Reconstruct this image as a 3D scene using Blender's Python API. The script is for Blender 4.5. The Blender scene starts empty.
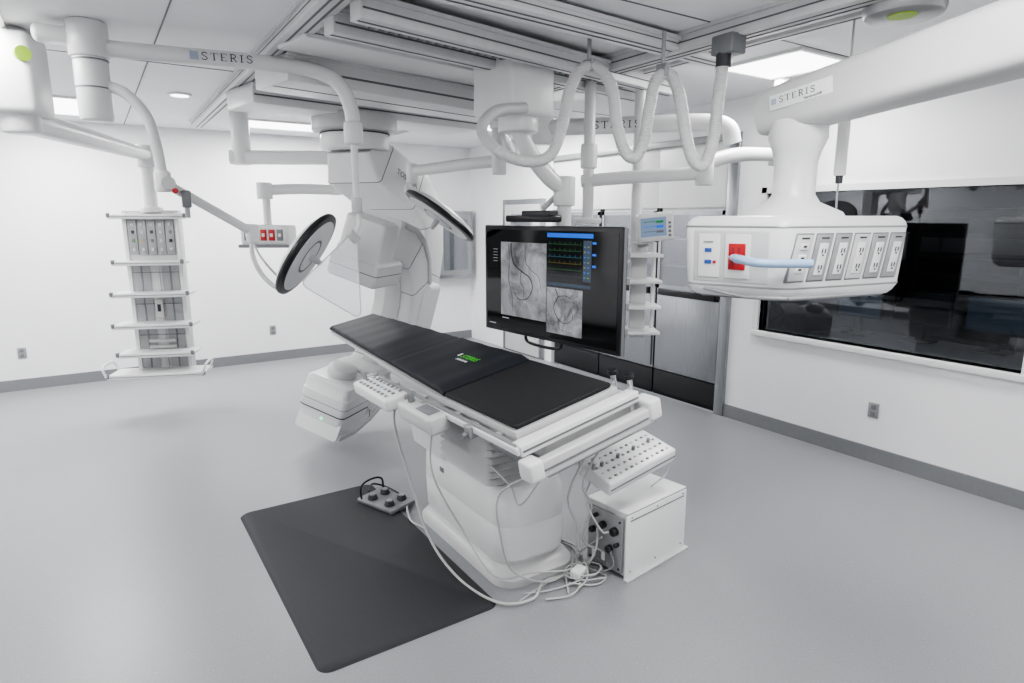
import bpy, bmesh, math, random
from mathutils import Vector, Matrix
random.seed(4)
V=Vector
try:
    bpy.context.scene.view_settings.look='AgX - Medium High Contrast'
except Exception: pass
# ------------------------------------------------------------ materials
def mat(name,col,rough=.5,metal=0,emit=0,noise=0,nscale=30,bump=0,alpha=None,coat=0):
    m=bpy.data.materials.new(name);m.use_nodes=True
    nt=m.node_tree;b=nt.nodes["Principled BSDF"]
    c=(col,col,col) if isinstance(col,(int,float)) else col
    b.inputs["Base Color"].default_value=(*c,1);b.inputs["Roughness"].default_value=rough
    b.inputs["Metallic"].default_value=metal
    if coat: b.inputs["Coat Weight"].default_value=coat
    if emit:
        b.inputs["Emission Color"].default_value=(*c,1);b.inputs["Emission Strength"].default_value=emit
    if noise or bump:
        tc=nt.nodes.new("ShaderNodeTexCoord");n=nt.nodes.new("ShaderNodeTexNoise")
        n.inputs["Scale"].default_value=nscale;n.inputs["Detail"].default_value=4
        nt.links.new(tc.outputs["Object"],n.inputs["Vector"])
        if noise:
            r=nt.nodes.new("ShaderNodeValToRGB")
            r.color_ramp.elements[0].position=.3;r.color_ramp.elements[1].position=.7
            r.color_ramp.elements[0].color=(*[x*(1-noise) for x in c],1)
            r.color_ramp.elements[1].color=(*[min(1,x*(1+noise)) for x in c],1)
            nt.links.new(n.outputs["Fac"],r.inputs["Fac"]);nt.links.new(r.outputs["Color"],b.inputs["Base Color"])
        if bump:
            bp=nt.nodes.new("ShaderNodeBump");bp.inputs["Strength"].default_value=bump;bp.inputs["Distance"].default_value=.01
            nt.links.new(n.outputs["Fac"],bp.inputs["Height"]);nt.links.new(bp.outputs["Normal"],b.inputs["Normal"])
    return m
def glassmat(name,tint,gloss,grough=.02,gc=(.9,.92,.95),diff=0):
    m=bpy.data.materials.new(name);m.use_nodes=True;nt=m.node_tree
    for n in list(nt.nodes): nt.nodes.remove(n)
    o=nt.nodes.new("ShaderNodeOutputMaterial");mx=nt.nodes.new("ShaderNodeMixShader")
    t=nt.nodes.new("ShaderNodeBsdfTransparent");g=nt.nodes.new("ShaderNodeBsdfGlossy")
    t.inputs[0].default_value=(*tint,1);g.inputs["Roughness"].default_value=grough
    g.inputs["Color"].default_value=(*gc,1);mx.inputs[0].default_value=gloss
    nt.links.new(t.outputs[0],mx.inputs[1]);nt.links.new(g.outputs[0],mx.inputs[2])
    if diff:
        m2=nt.nodes.new("ShaderNodeMixShader");d=nt.nodes.new("ShaderNodeBsdfDiffuse");d.inputs[0].default_value=(.9,.9,.92,1);m2.inputs[0].default_value=diff
        nt.links.new(mx.outputs[0],m2.inputs[1]);nt.links.new(d.outputs[0],m2.inputs[2]);nt.links.new(m2.outputs[0],o.inputs[0])
    else: nt.links.new(mx.outputs[0],o.inputs[0])
    return m
M_wall=mat("wall_paint",(.82,.82,.83),.6,noise=.015,nscale=3)
M_ceil=mat("ceiling_paint",(.82,.82,.83),.7,noise=.02,nscale=2)
M_base=mat("baseboard_vinyl",(.19,.195,.205),.5,noise=.03)
M_white=mat("white_plastic",(.72,.72,.72),.32,noise=.015,nscale=6)
M_off=mat("offwhite_plastic",(.54,.54,.54),.35,noise=.02,nscale=6)
M_grey=mat("grey_plastic",(.18,.185,.195),.4,noise=.03)
M_seam=mat("dark_seam",(.04,.04,.045),.6,noise=.02)
M_groove=mat("rail_groove",(.14,.14,.145),.6,noise=.02)
M_alu=mat("aluminium",(.33,.335,.34),.38,.4,noise=.04,nscale=14)
M_rail=mat("rail_metal",(.60,.60,.605),.4,.05,noise=.04,nscale=14)
def brushed():
    m=mat("stainless_steel",(.36,.37,.385),.26,.9)
    nt=m.node_tree;b=nt.nodes["Principled BSDF"]
    tc=nt.nodes.new("ShaderNodeTexCoord");mp=nt.nodes.new("ShaderNodeMapping");mp.inputs["Scale"].default_value=(60,60,1.5)
    n=nt.nodes.new("ShaderNodeTexNoise");n.inputs["Scale"].default_value=3
    r=nt.nodes.new("ShaderNodeValToRGB");r.color_ramp.elements[0].position=.3;r.color_ramp.elements[1].position=.7
    r.color_ramp.elements[0].color=(.29,.30,.315,1);r.color_ramp.elements[1].color=(.40,.41,.425,1)
    nt.links.new(tc.outputs["Object"],mp.inputs[0]);nt.links.new(mp.outputs[0],n.inputs["Vector"]);nt.links.new(n.outputs["Fac"],r.inputs["Fac"]);nt.links.new(r.outputs["Color"],b.inputs["Base Color"])
    return m
M_steel=brushed()
M_chrome=mat("chrome",(.65,.65,.66),.12,1,noise=.02)
M_black=mat("black_plastic",(.010,.010,.012),.35,noise=.1)
M_vinyl=mat("black_vinyl",(.005,.007,.012),.70,noise=.15,nscale=5,bump=.35)
M_pad=mat("black_pad",(.005,.005,.006),.66,noise=.15,nscale=20,bump=.06)
M_mat=mat("floor_mat_rubber",(.024,.026,.029),.75,noise=.06,nscale=60,bump=.06)
M_red=mat("red_outlet",(.45,.01,.015),.35,noise=.03)
M_blue=mat("blue_handle",(.34,.48,.68),.25,noise=.03)
M_logo=mat("pale_blue_logo",(.36,.40,.50),.4,noise=.03)
M_navy=mat("blue_outlet",(.02,.08,.35),.4,noise=.03)
M_green=mat("green_print",(.08,.6,.03),.5,noise=.03)
M_mgreen=mat("muted_green_outlet",(.12,.22,.12),.5,noise=.03)
M_yell=mat("muted_yellow_outlet",(.36,.33,.16),.5,noise=.03)
M_lime=mat("lime_print",(.30,.48,.04),.5,noise=.03)
M_led=mat("green_led",(.1,1,.4),.4,emit=2,noise=.01)
M_cable=mat("grey_cable",(.46,.46,.45),.45,noise=.03)
M_lens=mat("lamp_lens",(.70,.71,.72),.3,noise=.03,nscale=25)
M_panel=mat("light_diffuser",(1,1,1),.5,emit=4.5,noise=.001)
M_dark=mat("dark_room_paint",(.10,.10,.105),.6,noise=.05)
M_dark2=mat("dark_furniture",(.04,.04,.043),.4,noise=.05)
M_glass=glassmat("window_glass",(.70,.72,.74),.075)
M_cab=glassmat("cabinet_glass",(.68,.70,.73),.25,.03,(.65,.67,.70))
M_acryl=glassmat("clear_acrylic",(.92,.93,.94),.12,diff=.16)
M_textd=mat("dark_print",(.03,.03,.05),.5,noise=.03)
M_textg=mat("grey_print",(.10,.10,.12),.5,noise=.03)
M_textw=mat("white_print",(.8,.8,.8),.5,noise=.03)
M_screen=mat("screen_black",(.002,.002,.003),.12,noise=.05)
def floor_mat():
    m=mat("vinyl_floor",(.32,.33,.345),.38)
    nt=m.node_tree;b=nt.nodes["Principled BSDF"]
    tc=nt.nodes.new("ShaderNodeTexCoord")
    n1=nt.nodes.new("ShaderNodeTexNoise");n1.inputs["Scale"].default_value=110;n1.inputs["Detail"].default_value=5
    v=nt.nodes.new("ShaderNodeTexVoronoi");v.inputs["Scale"].default_value=26
    for n in(n1,v): nt.links.new(tc.outputs["Object"],n.inputs["Vector"])
    r=nt.nodes.new("ShaderNodeValToRGB");r.color_ramp.elements[0].position=.35;r.color_ramp.elements[1].position=.65
    r.color_ramp.elements[0].color=(.232,.239,.248,1);r.color_ramp.elements[1].color=(.267,.275,.285,1)
    nt.links.new(n1.outputs["Fac"],r.inputs["Fac"])
    r2=nt.nodes.new("ShaderNodeValToRGB");r2.color_ramp.elements[0].position=.05;r2.color_ramp.elements[1].position=.10
    r2.color_ramp.elements[0].color=(1.4,1.4,1.4,1);r2.color_ramp.elements[1].color=(1,1,1,1)
    nt.links.new(v.outputs["Distance"],r2.inputs["Fac"])
    mx=nt.nodes.new("ShaderNodeMix");mx.data_type='RGBA';mx.blend_type='MULTIPLY';mx.inputs["Factor"].default_value=1
    nt.links.new(r.outputs["Color"],mx.inputs["A"]);nt.links.new(r2.outputs["Color"],mx.inputs["B"])
    nt.links.new(mx.outputs["Result"],b.inputs["Base Color"])
    b.inputs["Roughness"].default_value=.34;b.inputs["Specular IOR Level"].default_value=.38
    return m
M_floor=floor_mat()
def angio(name,scale,seed):
    m=bpy.data.materials.new(name);m.use_nodes=True;nt=m.node_tree;b=nt.nodes["Principled BSDF"]
    b.inputs["Base Color"].default_value=(0,0,0,1);b.inputs["Roughness"].default_value=.2
    tc=nt.nodes.new("ShaderNodeTexCoord");mp=nt.nodes.new("ShaderNodeMapping");mp.inputs["Location"].default_value=(seed,seed,0)
    n=nt.nodes.new("ShaderNodeTexNoise");n.inputs["Scale"].default_value=scale;n.inputs["Detail"].default_value=8;n.inputs["Roughness"].default_value=.65;n.inputs["Distortion"].default_value=.8
    r=nt.nodes.new("ShaderNodeValToRGB");r.color_ramp.elements[0].position=.30;r.color_ramp.elements[1].position=.74
    r.color_ramp.elements[0].color=(.08,.08,.09,1);r.color_ramp.elements[1].color=(.62,.64,.67,1)
    nt.links.new(tc.outputs["Object"],mp.inputs[0]);nt.links.new(mp.outputs[0],n.inputs["Vector"]);nt.links.new(n.outputs["Fac"],r.inputs["Fac"])
    nt.links.new(r.outputs["Color"],b.inputs["Emission Color"]);b.inputs["Emission Strength"].default_value=.75
    return m
M_ang1=angio("angiogram_wide",4,1.3);M_ang2=angio("angiogram_close",8,5.1)
def emis(n,c,s): return mat(n,c,.3,emit=s,noise=.001)
E_blue=emis("screen_blue",(.01,.10,.5),.8);E_green=emis("screen_green",(.02,.20,.05),.45);E_yel=emis("screen_yellow",(.25,.22,.03),.4)
E_grey=emis("screen_grey",(.25,.27,.3),.7);E_dim=emis("screen_dim",(.03,.045,.07),.6);E_vess=emis("vessel_dark",(.02,.02,.02),.3);E_cyan=emis("screen_cyan",(.03,.2,.3),.5)
E_pale=emis("screen_pale",(.16,.22,.32),.6)

# ------------------------------------------------------------ mesh builder
def frame(o,x,y,z):
    m=Matrix.Identity(4)
    for i,a in enumerate((x,y,z)):
        a=V(a).normalized()
        for k in range(3): m[k][i]=a[k]
    for k in range(3): m[k][3]=o[k]
    return m
def zframe(o,z,hint=(0,0,1)):
    z=V(z).normalized();h=V(hint)
    if abs(z.dot(h))>.98: h=V((0,1,0))
    x=h.cross(z).normalized();y=z.cross(x)
    return frame(o,x,y,z)
def catmull(P,n=8):
    P=[V(p) for p in P];out=[]
    Q=[P[0]*2-P[1]]+P+[P[-1]*2-P[-2]]
    for i in range(1,len(Q)-2):
        a,b,c,d=Q[i-1:i+3]
        for k in range(n):
            t=k/n
            out.append(.5*((2*b)+(c-a)*t+(2*a-5*b+4*c-d)*t*t+(3*b-a-3*c+d)*t**3))
    out.append(P[-1]);return out
def rr(c,ax,ay,w,h,r,n=4):
    c=V(c);ax=V(ax);ay=V(ay);r=min(r,w/2-1e-4,h/2-1e-4);o=[]
    for (sx,sy,a0) in((1,1,0),(-1,1,90),(-1,-1,180),(1,-1,270)):
        for k in range(n+1):
            a=math.radians(a0+90*k/n)
            o.append(c+ax*(sx*(w/2-r)+r*math.cos(a))+ay*(sy*(h/2-r)+r*math.sin(a)))
    return o
class MB:
    def __init__(s): s.bm=bmesh.new();s.mats=[]
    def mi(s,m):
        if m not in s.mats: s.mats.append(m)
        return s.mats.index(m)
    def merge(s,t,m,M=None):
        if M is not None: bmesh.ops.transform(t,matrix=M,verts=t.verts)
        i=s.mi(m)
        for f in t.faces: f.material_index=i
        me=bpy.data.meshes.new("t");t.to_mesh(me);t.free();s.bm.from_mesh(me);bpy.data.meshes.remove(me);return s
    def box(s,c,sz,m,bev=0,M=None,rz=0):
        t=bmesh.new();bmesh.ops.create_cube(t,size=1)
        bmesh.ops.scale(t,vec=sz,verts=t.verts)
        if bev: bmesh.ops.bevel(t,geom=t.edges[:],offset=min(bev,min(sz)*.49),segments=3,affect='EDGES',profile=.5)
        if rz: bmesh.ops.rotate(t,cent=(0,0,0),matrix=Matrix.Rotation(rz,3,'Z'),verts=t.verts)
        bmesh.ops.translate(t,vec=c,verts=t.verts)
        return s.merge(t,m,M)
    def bb(s,a,b,m,bev=0,M=None):
        return s.box([(a[i]+b[i])/2 for i in range(3)],[abs(b[i]-a[i]) for i in range(3)],m,bev,M)
    def loft(s,rings,m,cap=True,M=None):
        t=bmesh.new();R=[[t.verts.new(p) for p in r] for r in rings];n=len(R[0])
        for i in range(len(R)-1):
            for k in range(n): t.faces.new((R[i][k],R[i][(k+1)%n],R[i+1][(k+1)%n],R[i+1][k]))
        if cap:
            t.faces.new(R[0][::-1]);t.faces.new(R[-1])
        bmesh.ops.recalc_face_normals(t,faces=t.faces[:])
        return s.merge(t,m,M)
    def cyl(s,a,b,r,m,r2=None,seg=28,bev=0):
        a=V(a);b=V(b);r2=r if r2 is None else r2;L=(b-a).length;F=zframe(a,b-a)
        pr=[(r,0),(r2,L)]
        if bev: pr=[(r-bev,0),(r-bev*.3,bev*.3),(r,bev),(r2,L-bev),(r2-bev*.3,L-bev*.3),(r2-bev,L)]
        return s.loft([[V((q*math.cos(2*math.pi*k/seg),q*math.sin(2*math.pi*k/seg),z)) for k in range(seg)] for q,z in pr],m,True,F)
    def lathe(s,pr,m,M,seg=48,cap=True):
        return s.loft([[V((max(q,.0005)*math.cos(2*math.pi*k/seg),max(q,.0005)*math.sin(2*math.pi*k/seg),z)) for k in range(seg)] for q,z in pr],m,cap,M)
    def tube(s,pts,r,m,seg=10,n=8,corr=None,depth=1):
        P=catmull(pts,n) if n>1 else [V(p) for p in pts]
        if corr:
            L=[0]
            for i in range(1,len(P)): L.append(L[-1]+(P[i]-P[i-1]).length)
            step=corr/4;N=int(L[-1]/step);Q=[];j=0
            for k in range(N+1):
                d=min(k*step,L[-1])
                while j<len(L)-2 and L[j+1]<d: j+=1
                t=(d-L[j])/max(L[j+1]-L[j],1e-9);Q.append(P[j].lerp(P[j+1],t))
            P=Q
        rings=[];T0=(P[1]-P[0]).normalized();up=V((0,0,1)) if abs(T0.z)<.9 else V((1,0,0))
        x=up.cross(T0).normalized()
        for i,p in enumerate(P):
            T=(P[min(i+1,len(P)-1)]-P[max(i-1,0)]).normalized()
            x=(x-T*x.dot(T)).normalized();y=T.cross(x)
            q=r if not callable(r) else r(i/(len(P)-1))
            if corr: q*= (1.0,.975,.93,.975)[i%4]
            rings.append([p+x*q*math.cos(2*math.pi*k/seg)+y*q*math.sin(2*math.pi*k/seg) for k in range(seg)])
        return s.loft(rings,m)
    def sph(s,c,r,m,sc=(1,1,1)):
        t=bmesh.new();bmesh.ops.create_uvsphere(t,u_segments=24,v_segments=14,radius=r)
        bmesh.ops.scale(t,vec=sc,verts=t.verts);bmesh.ops.translate(t,vec=c,verts=t.verts);return s.merge(t,m)
    def prism(s,poly,h,m,M=None,bev=0):
        t=bmesh.new();vs=[t.verts.new((p[0],p[1],0)) for p in poly];f=t.faces.new(vs)
        r=bmesh.ops.extrude_face_region(t,geom=[f]);bmesh.ops.translate(t,vec=(0,0,h),verts=[e for e in r['geom'] if isinstance(e,bmesh.types.BMVert)])
        bmesh.ops.recalc_face_normals(t,faces=t.faces[:])
        if bev: bmesh.ops.bevel(t,geom=t.edges[:],offset=bev,segments=3,affect='EDGES')
        return s.merge(t,m,M)
    def text(s,txt,size,m,M,ext=.0008,shear=0,spacing=1):
        cu=bpy.data.curves.new("t",'FONT');cu.body=txt;cu.size=size;cu.extrude=ext;cu.align_x='CENTER';cu.align_y='CENTER';cu.shear=shear;cu.space_character=spacing
        o=bpy.data.objects.new("t",cu);bpy.context.collection.objects.link(o)
        dg=bpy.context.evaluated_depsgraph_get();me=bpy.data.meshes.new_from_object(o.evaluated_get(dg))
        t=bmesh.new();t.from_mesh(me);bpy.data.objects.remove(o);bpy.data.meshes.remove(me)
        return s.merge(t,m,M)
    def out(s,name,parent=None,loc=None,label=None,cat=None,kind=None,group=None,smooth=True):
        if parent is not None: L=V(parent["_o"])
        else: L=V(loc if loc is not None else (0,0,0))
        bmesh.ops.translate(s.bm,vec=-L,verts=s.bm.verts)
        me=bpy.data.meshes.new(name);s.bm.to_mesh(me);s.bm.free()
        for m in s.mats: me.materials.append(m)
        if smooth:
            for p in me.polygons: p.use_smooth=True
            me.set_sharp_from_angle(angle=math.radians(35))
        o=bpy.data.objects.new(name,me);bpy.context.collection.objects.link(o);o["_o"]=tuple(L)
        if parent is not None: o.parent=parent
        else: o.location=L
        if label:o["label"]=label
        if cat:o["category"]=cat
        if kind:o["kind"]=kind
        if group:o["group"]=group
        return o
# serif capital lettering built from strokes: unit height 1
SER={'S':([(.82,.80),(.62,.96),(.32,.94),(.18,.76),(.30,.58),(.62,.44),(.80,.24),(.64,.05),(.32,.03),(.14,.22)],),
'T':([(.06,.95),(.94,.95)],[(.5,.95),(.5,.03)],[(.32,.03),(.68,.03)],[(.06,.95),(.06,.76)],[(.94,.95),(.94,.76)]),
'E':([(.24,.03),(.24,.96)],[(.08,.95),(.84,.95)],[(.84,.95),(.84,.78)],[(.24,.50),(.66,.50)],[(.08,.04),(.88,.04)],[(.88,.04),(.88,.22)]),
'R':([(.24,.03),(.24,.96)],[(.08,.95),(.58,.95),(.78,.84),(.78,.64),(.58,.51),(.24,.50)],[(.50,.50),(.86,.04)],[(.08,.03),(.42,.03)],[(.76,.03),(.98,.03)]),
'I':([(.5,.03),(.5,.96)],[(.28,.95),(.72,.95)],[(.28,.03),(.72,.03)])}
WID={'S':.95,'T':1.0,'E':.98,'R':1.02,'I':.66}
def serif(b,txt,size,m,M):
    sp=.22;tot=sum(WID[c] for c in txt)+sp*(len(txt)-1);x=-tot/2
    for c in txt:
        for st in SER[c]:
            off=x-(1-WID[c])/2*1.0 if c=='I' else x
            pts=[V((off+p[0],p[1]-.5,0))*size for p in st]
            vert=len(st)==2 and abs(st[0][0]-st[1][0])<.05 and abs(st[0][1]-st[1][1])>.6
            wd=(.075 if vert else (.055 if len(st)>2 else (.06 if (len(st)==2 and abs(st[0][0]-st[1][0])>.05 and abs(st[0][1]-st[1][1])>.1) else .032)))*size
            P_=catmull(pts,5) if len(pts)>2 else pts
            ring=[]
            for i in range(len(P_)):
                t=(P_[min(i+1,len(P_)-1)]-P_[max(i-1,0)]).normalized();n=V((-t.y,t.x,0));ring.append((P_[i]+n*wd,P_[i]-n*wd))
            t=bmesh.new()
            for z in (0.001,):
                vs=[(t.verts.new((a.x,a.y,z)),t.verts.new((bq.x,bq.y,z))) for a,bq in ring]
                for i in range(len(vs)-1): t.faces.new((vs[i][0],vs[i][1],vs[i+1][1],vs[i+1][0]))
            b.merge(t,m,M)
        x+=WID[c]+sp
    return tot*size
def thing(name,loc,label,cat,group=None):
    e=bpy.data.objects.new(name,None);e.location=loc;e.empty_display_size=.1;bpy.context.collection.objects.link(e)
    e["_o"]=tuple(loc);e["label"]=label;e["category"]=cat
    if group:e["group"]=group
    return e

# ------------------------------------------------------------ camera
cd=bpy.data.cameras.new("Camera");cam=bpy.data.objects.new("Camera",cd);bpy.context.collection.objects.link(cam)
cam.location=(0,0,1.9);cam.rotation_euler=(math.radians(78.9),0,math.radians(-33.4));cd.sensor_width=36;cd.lens=22.15;cd.clip_start=.05
bpy.context.scene.camera=cam

# ------------------------------------------------------------ room
X0,X1,Y0,Y1,HC=-2.8,4.98,-1.8,8.75,2.95
MB().bb((X0,Y0,-.1),(X1,Y1,0),M_floor).out("floor",kind="structure")
MB().bb((X0-.1,Y0-.1,HC),(X1+.1,Y1+.1,HC+.1),M_ceil).out("ceiling",kind="structure")
MB().bb((X0-.1,Y1,-.1),(X1+.6,Y1+.1,HC),M_wall).out("wall_back",kind="structure")
MB().bb((X0-.1,Y0,-.1),(X0,Y1,HC),M_wall).out("wall_left",kind="structure")
MB().bb((X0-.1,Y0-.1,-.1),(X1+.1,Y0,HC),M_wall).out("wall_front",kind="structure")
WY0,WY1,WZ0,WZ1=1.50,3.48,.90,2.11
b=MB()
b.bb((X1,Y0,-.1),(X1+.12,WY0,HC),M_wall);b.bb((X1,WY1,-.1),(X1+.12,3.82,HC),M_wall)
b.bb((X1,WY0,-.1),(X1+.12,WY1,WZ0),M_wall);b.bb((X1,WY0,WZ1),(X1+.12,WY1,HC),M_wall)
b.bb((X1,3.82,2.64),(X1+.12,6.6,HC),M_wall);b.bb((X1,6.6,-.1),(X1+.12,Y1,HC),M_wall)
b.bb((X1+.50,3.82,-.1),(X1+.6,6.6,HC),M_wall)
b.out("wall_right",kind="structure")
MB().bb((X0,Y1-.015,0),(X1,Y1,.125),M_base).out("baseboard_back",kind="structure")
MB().bb((X1-.015,Y0,0),(X1,3.80,.125),M_base).out("baseboard_right",kind="structure")
MB().bb((X0,Y0,0),(X0+.015,Y1,.125),M_base).out("baseboard_left",kind="structure")
b=MB();w=.05
b.bb((X1-.03,WY0-w,WZ0-w),(X1+.13,WY0,WZ1+w),M_white);b.bb((X1-.03,WY1,WZ0-w),(X1+.13,WY1+w,WZ1+w),M_white)
b.bb((X1-.04,WY0-w,WZ0-w),(X1+.13,WY1+w,WZ0),M_white,.006);b.bb((X1-.03,WY0-w,WZ1),(X1+.13,WY1+w,WZ1+w),M_white)
b.bb((X1+.05,WY0,WZ0),(X1+.058,WY1,WZ1),M_glass)
b.out("window_1",kind="structure")
b=MB()
b.bb((X1-.03,3.79,0),(X1+.10,3.90,2.66),M_steel,.004);b.bb((X1-.03,3.79,2.60),(X1+.05,6.6,2.66),M_alu,.004)
b.out("trim_1",kind="structure")
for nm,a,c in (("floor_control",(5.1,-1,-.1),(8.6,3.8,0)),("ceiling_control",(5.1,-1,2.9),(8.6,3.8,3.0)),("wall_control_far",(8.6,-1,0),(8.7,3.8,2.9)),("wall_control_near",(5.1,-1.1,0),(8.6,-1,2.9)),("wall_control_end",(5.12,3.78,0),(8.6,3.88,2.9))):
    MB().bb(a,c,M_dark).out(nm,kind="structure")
e=thing("control_desk",(6.3,2.4,0),"dark control desk behind the observation window","desk")
MB().bb((5.9,1.2,.72),(6.6,3.6,.76),M_grey,.005).out("desk_top",e)
for y in(1.25,2.4,3.52): MB().bb((5.95,y,0),(6.55,y+.04,.72),M_dark2).out("leg",e)
for i,(x,y,ww,hh) in enumerate([(6.35,1.55,.5,.32),(6.4,2.15,.5,.32),(6.4,2.75,.5,.32),(6.35,3.3,.45,.3)]):
    e=thing("computer_monitor",(x,y,.76),"black desktop monitor on the control desk","monitor","desktop monitors on the control desk")
    MB().bb((x-.1,y-.12,.76),(x+.1,y+.12,.775),M_black).bb((x-.02,y-.03,.77),(x+.02,y+.03,.95),M_black).out("stand",e)
    MB().bb((x-.02,y-ww/2,.92),(x+.02,y+ww/2,.92+hh),M_black,.006).out("screen_housing",e)
    MB().bb((x-.024,y-ww/2+.02,.94),(x-.021,y+ww/2-.02,.9+hh),E_dim if i%2 else M_screen).out("screen",e)
for x,y in((7.4,.9),(7.3,2.0)):
    e=thing("office_chair",(x,y,0),"dark office chair in the control room","chair","control room chairs")
    b=MB()
    for k in range(5):
        a=k*1.257;b.cyl((x,y,.09),(x+.28*math.cos(a),y+.28*math.sin(a),.05),.02,M_dark2)
    b.cyl((x,y,.08),(x,y,.45),.03,M_dark2);b.out("base",e)
    MB().box((x,y,.48),(.48,.48,.08),M_dark2,.03).out("seat",e)
    MB().box((x+.22,y,.85),(.07,.44,.55),M_dark2,.03).out("backrest",e)
e=thing("wall_television",(8.55,1.5,1.4),"dark flat television on the control room wall","television")
MB().bb((8.53,.9,1.5),(8.59,2.1,2.2),M_black,.01).bb((8.54,.88,1.48),(8.595,2.12,2.22),M_grey,.01).out("housing",e)
MB().bb((8.525,.94,1.54),(8.53,2.06,2.16),E_dim).out("screen",e)
e=thing("equipment_rack",(8.3,3.1,0),"dark electronics rack in the control room","rack")
MB().bb((8.0,2.5,0),(8.58,3.6,2.0),M_dark2,.01).out("cabinet",e)
for k in range(8): MB().bb((7.985,2.56,.2+k*.22),(8.0,3.54,.36+k*.22),M_grey if k%3==0 else M_black,.003).out("front_panel",e)
l=bpy.data.lights.new("control_room_fill",'AREA');l.size=.5;l.energy=13;o=bpy.data.objects.new("control_room_fill",l);o.location=(7.0,1.6,2.85);bpy.context.collection.objects.link(o)  # unseen fill light, added to brighten the room behind the glass

CG="stainless supply cabinets in the alcove"
for i,(ya,yb) in enumerate([(3.92,4.78),(4.80,5.68),(5.70,6.58)]):
    e=thing("supply_cabinet",(5.2,(ya+yb)/2,0),"stainless steel supply cabinet with glass upper door and black plinth","cabinet",CG)
    MB().bb((5.02,ya,0),(5.46,yb,.27),M_black,.004).out("plinth",e)
    b=MB();b.bb((5.02,ya,.28),(5.46,yb,1.12),M_steel,.005);b.bb((5.02,ya,1.12),(5.46,ya+.03,2.0),M_steel);b.bb((5.02,yb-.03,1.12),(5.46,yb,2.0),M_steel)
    b.bb((5.43,ya,1.12),(5.46,yb,2.0),M_alu);b.bb((5.02,ya,1.97),(5.46,yb,2.59),M_white)
    b.out("body",e)
    for z in(1.4,1.68): MB().bb((5.05,ya+.03,z),(5.43,yb-.03,z+.02),M_white).out("shelf",e)
    MB().bb((5.0,ya+.02,.31),(5.02,yb-.02,1.10),M_steel,.006).out("drawer",e)
    d=MB().bb((5.0,ya+.02,1.20),(5.02,yb-.02,1.95),M_cab).bb((4.995,ya+.015,1.17),(5.02,yb-.015,1.21),M_steel).bb((4.995,ya+.015,1.93),(5.02,yb-.015,1.97),M_steel).bb((4.995,ya+.015,1.17),(5.02,ya+.05,1.97),M_steel).bb((4.995,yb-.05,1.17),(5.02,yb-.015,1.97),M_steel).out("door",e)
    MB().bb((4.965,ya+.06,1.10),(5.0,yb-.06,1.17),M_black,.008).out("handle",e)
    MB().bb((5.0,ya,2.0),(5.02,yb+.02,2.60),M_white,.002).out("upper_panel",e)
b=MB();b.bb((4.95,6.75,0),(4.98,7.75,2.15),M_steel,.004);b.bb((4.935,6.83,.02),(4.96,7.67,2.08),M_off,.004);b.bb((4.925,7.0,1.0),(4.94,7.5,1.95),M_steel,.004);b.bb((4.918,7.05,1.05),(4.926,7.45,1.9),M_cab)
b.cyl((4.90,6.90,.95),(4.90,6.90,1.15),.012,M_chrome);b.out("door_1",kind="structure")
e=thing("wall_cabinet",(4.62,8.65,1.5),"small stainless wall cabinet with framed glass front","cabinet")
MB().bb((4.28,8.55,1.0),(4.92,8.75,2.0),M_steel,.004).out("body",e)
MB().bb((4.33,8.53,1.05),(4.87,8.555,1.95),M_alu,.004).bb((4.40,8.52,1.12),(4.80,8.532,1.88),M_cab).out("door",e)
def outlet(name,c,nx,label,col=M_grey):
    b=MB()
    if nx=='y':
        b.box((c[0],c[1]-.004,c[2]),(.08,.008,.12),M_alu,.003)
        for dz in(-.028,.028): b.box((c[0],c[1]-.010,c[2]+dz),(.036,.006,.036),col,.002)
    else:
        b.box((c[0]-.004,c[1],c[2]),(.008,.08,.12),M_alu,.003)
        for dz in(-.028,.028): b.box((c[0]-.010,c[1],c[2]+dz),(.006,.036,.036),col,.002)
    b.out(name,loc=c,label=label,cat="outlet",group="wall outlets")
outlet("wall_outlet",(-.78,8.75,.42),'y',"steel duplex wall outlet above the baseboard")
outlet("wall_outlet",(1.91,8.75,.42),'y',"steel duplex wall outlet above the baseboard")
outlet("wall_outlet",(4.98,2.40,.42),'x',"steel duplex wall outlet below the window")

# ------------------------------------------------------------ ceiling fixtures
def lamp(loc,sx,sy,p):
    l=bpy.data.lights.new("area_lamp",'AREA');l.shape='RECTANGLE';l.size=sx;l.size_y=sy;l.energy=p
    o=bpy.data.objects.new("area_lamp",l);o.location=loc;bpy.context.collection.objects.link(o)
def panel(x,y,sx,sy,p):
    e=thing("ceiling_light_panel",(x,y,HC),"recessed white rectangular ceiling light panel","ceiling light","recessed ceiling light panels")
    b=MB()
    for (a,c) in(((x-sx/2-.03,y-sy/2-.03),(x+sx/2+.03,y-sy/2)),((x-sx/2-.03,y+sy/2),(x+sx/2+.03,y+sy/2+.03)),((x-sx/2-.03,y-sy/2),(x-sx/2,y+sy/2)),((x+sx/2,y-sy/2),(x+sx/2+.03,y+sy/2))):
        b.bb((*a,HC-.02),(*c,HC),M_white)
    b.out("light_frame",e)
    MB().bb((x-sx/2,y-sy/2,HC-.012),(x+sx/2,y+sy/2,HC-.001),M_panel).out("diffuser",e)
    lamp((x,y,HC-.03),sx*.95,sy*.95,p)
P=55
panel(-.25,7.6,.6,1.1,P*1.3);panel(4.15,2.85,.6,.62,P*.7);panel(-.6,4.6,.6,1.2,P*.95);panel(2.1,7.8,1.1,.6,P*1.25);panel(4.2,6.2,.6,1.2,P*1.0)
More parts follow.
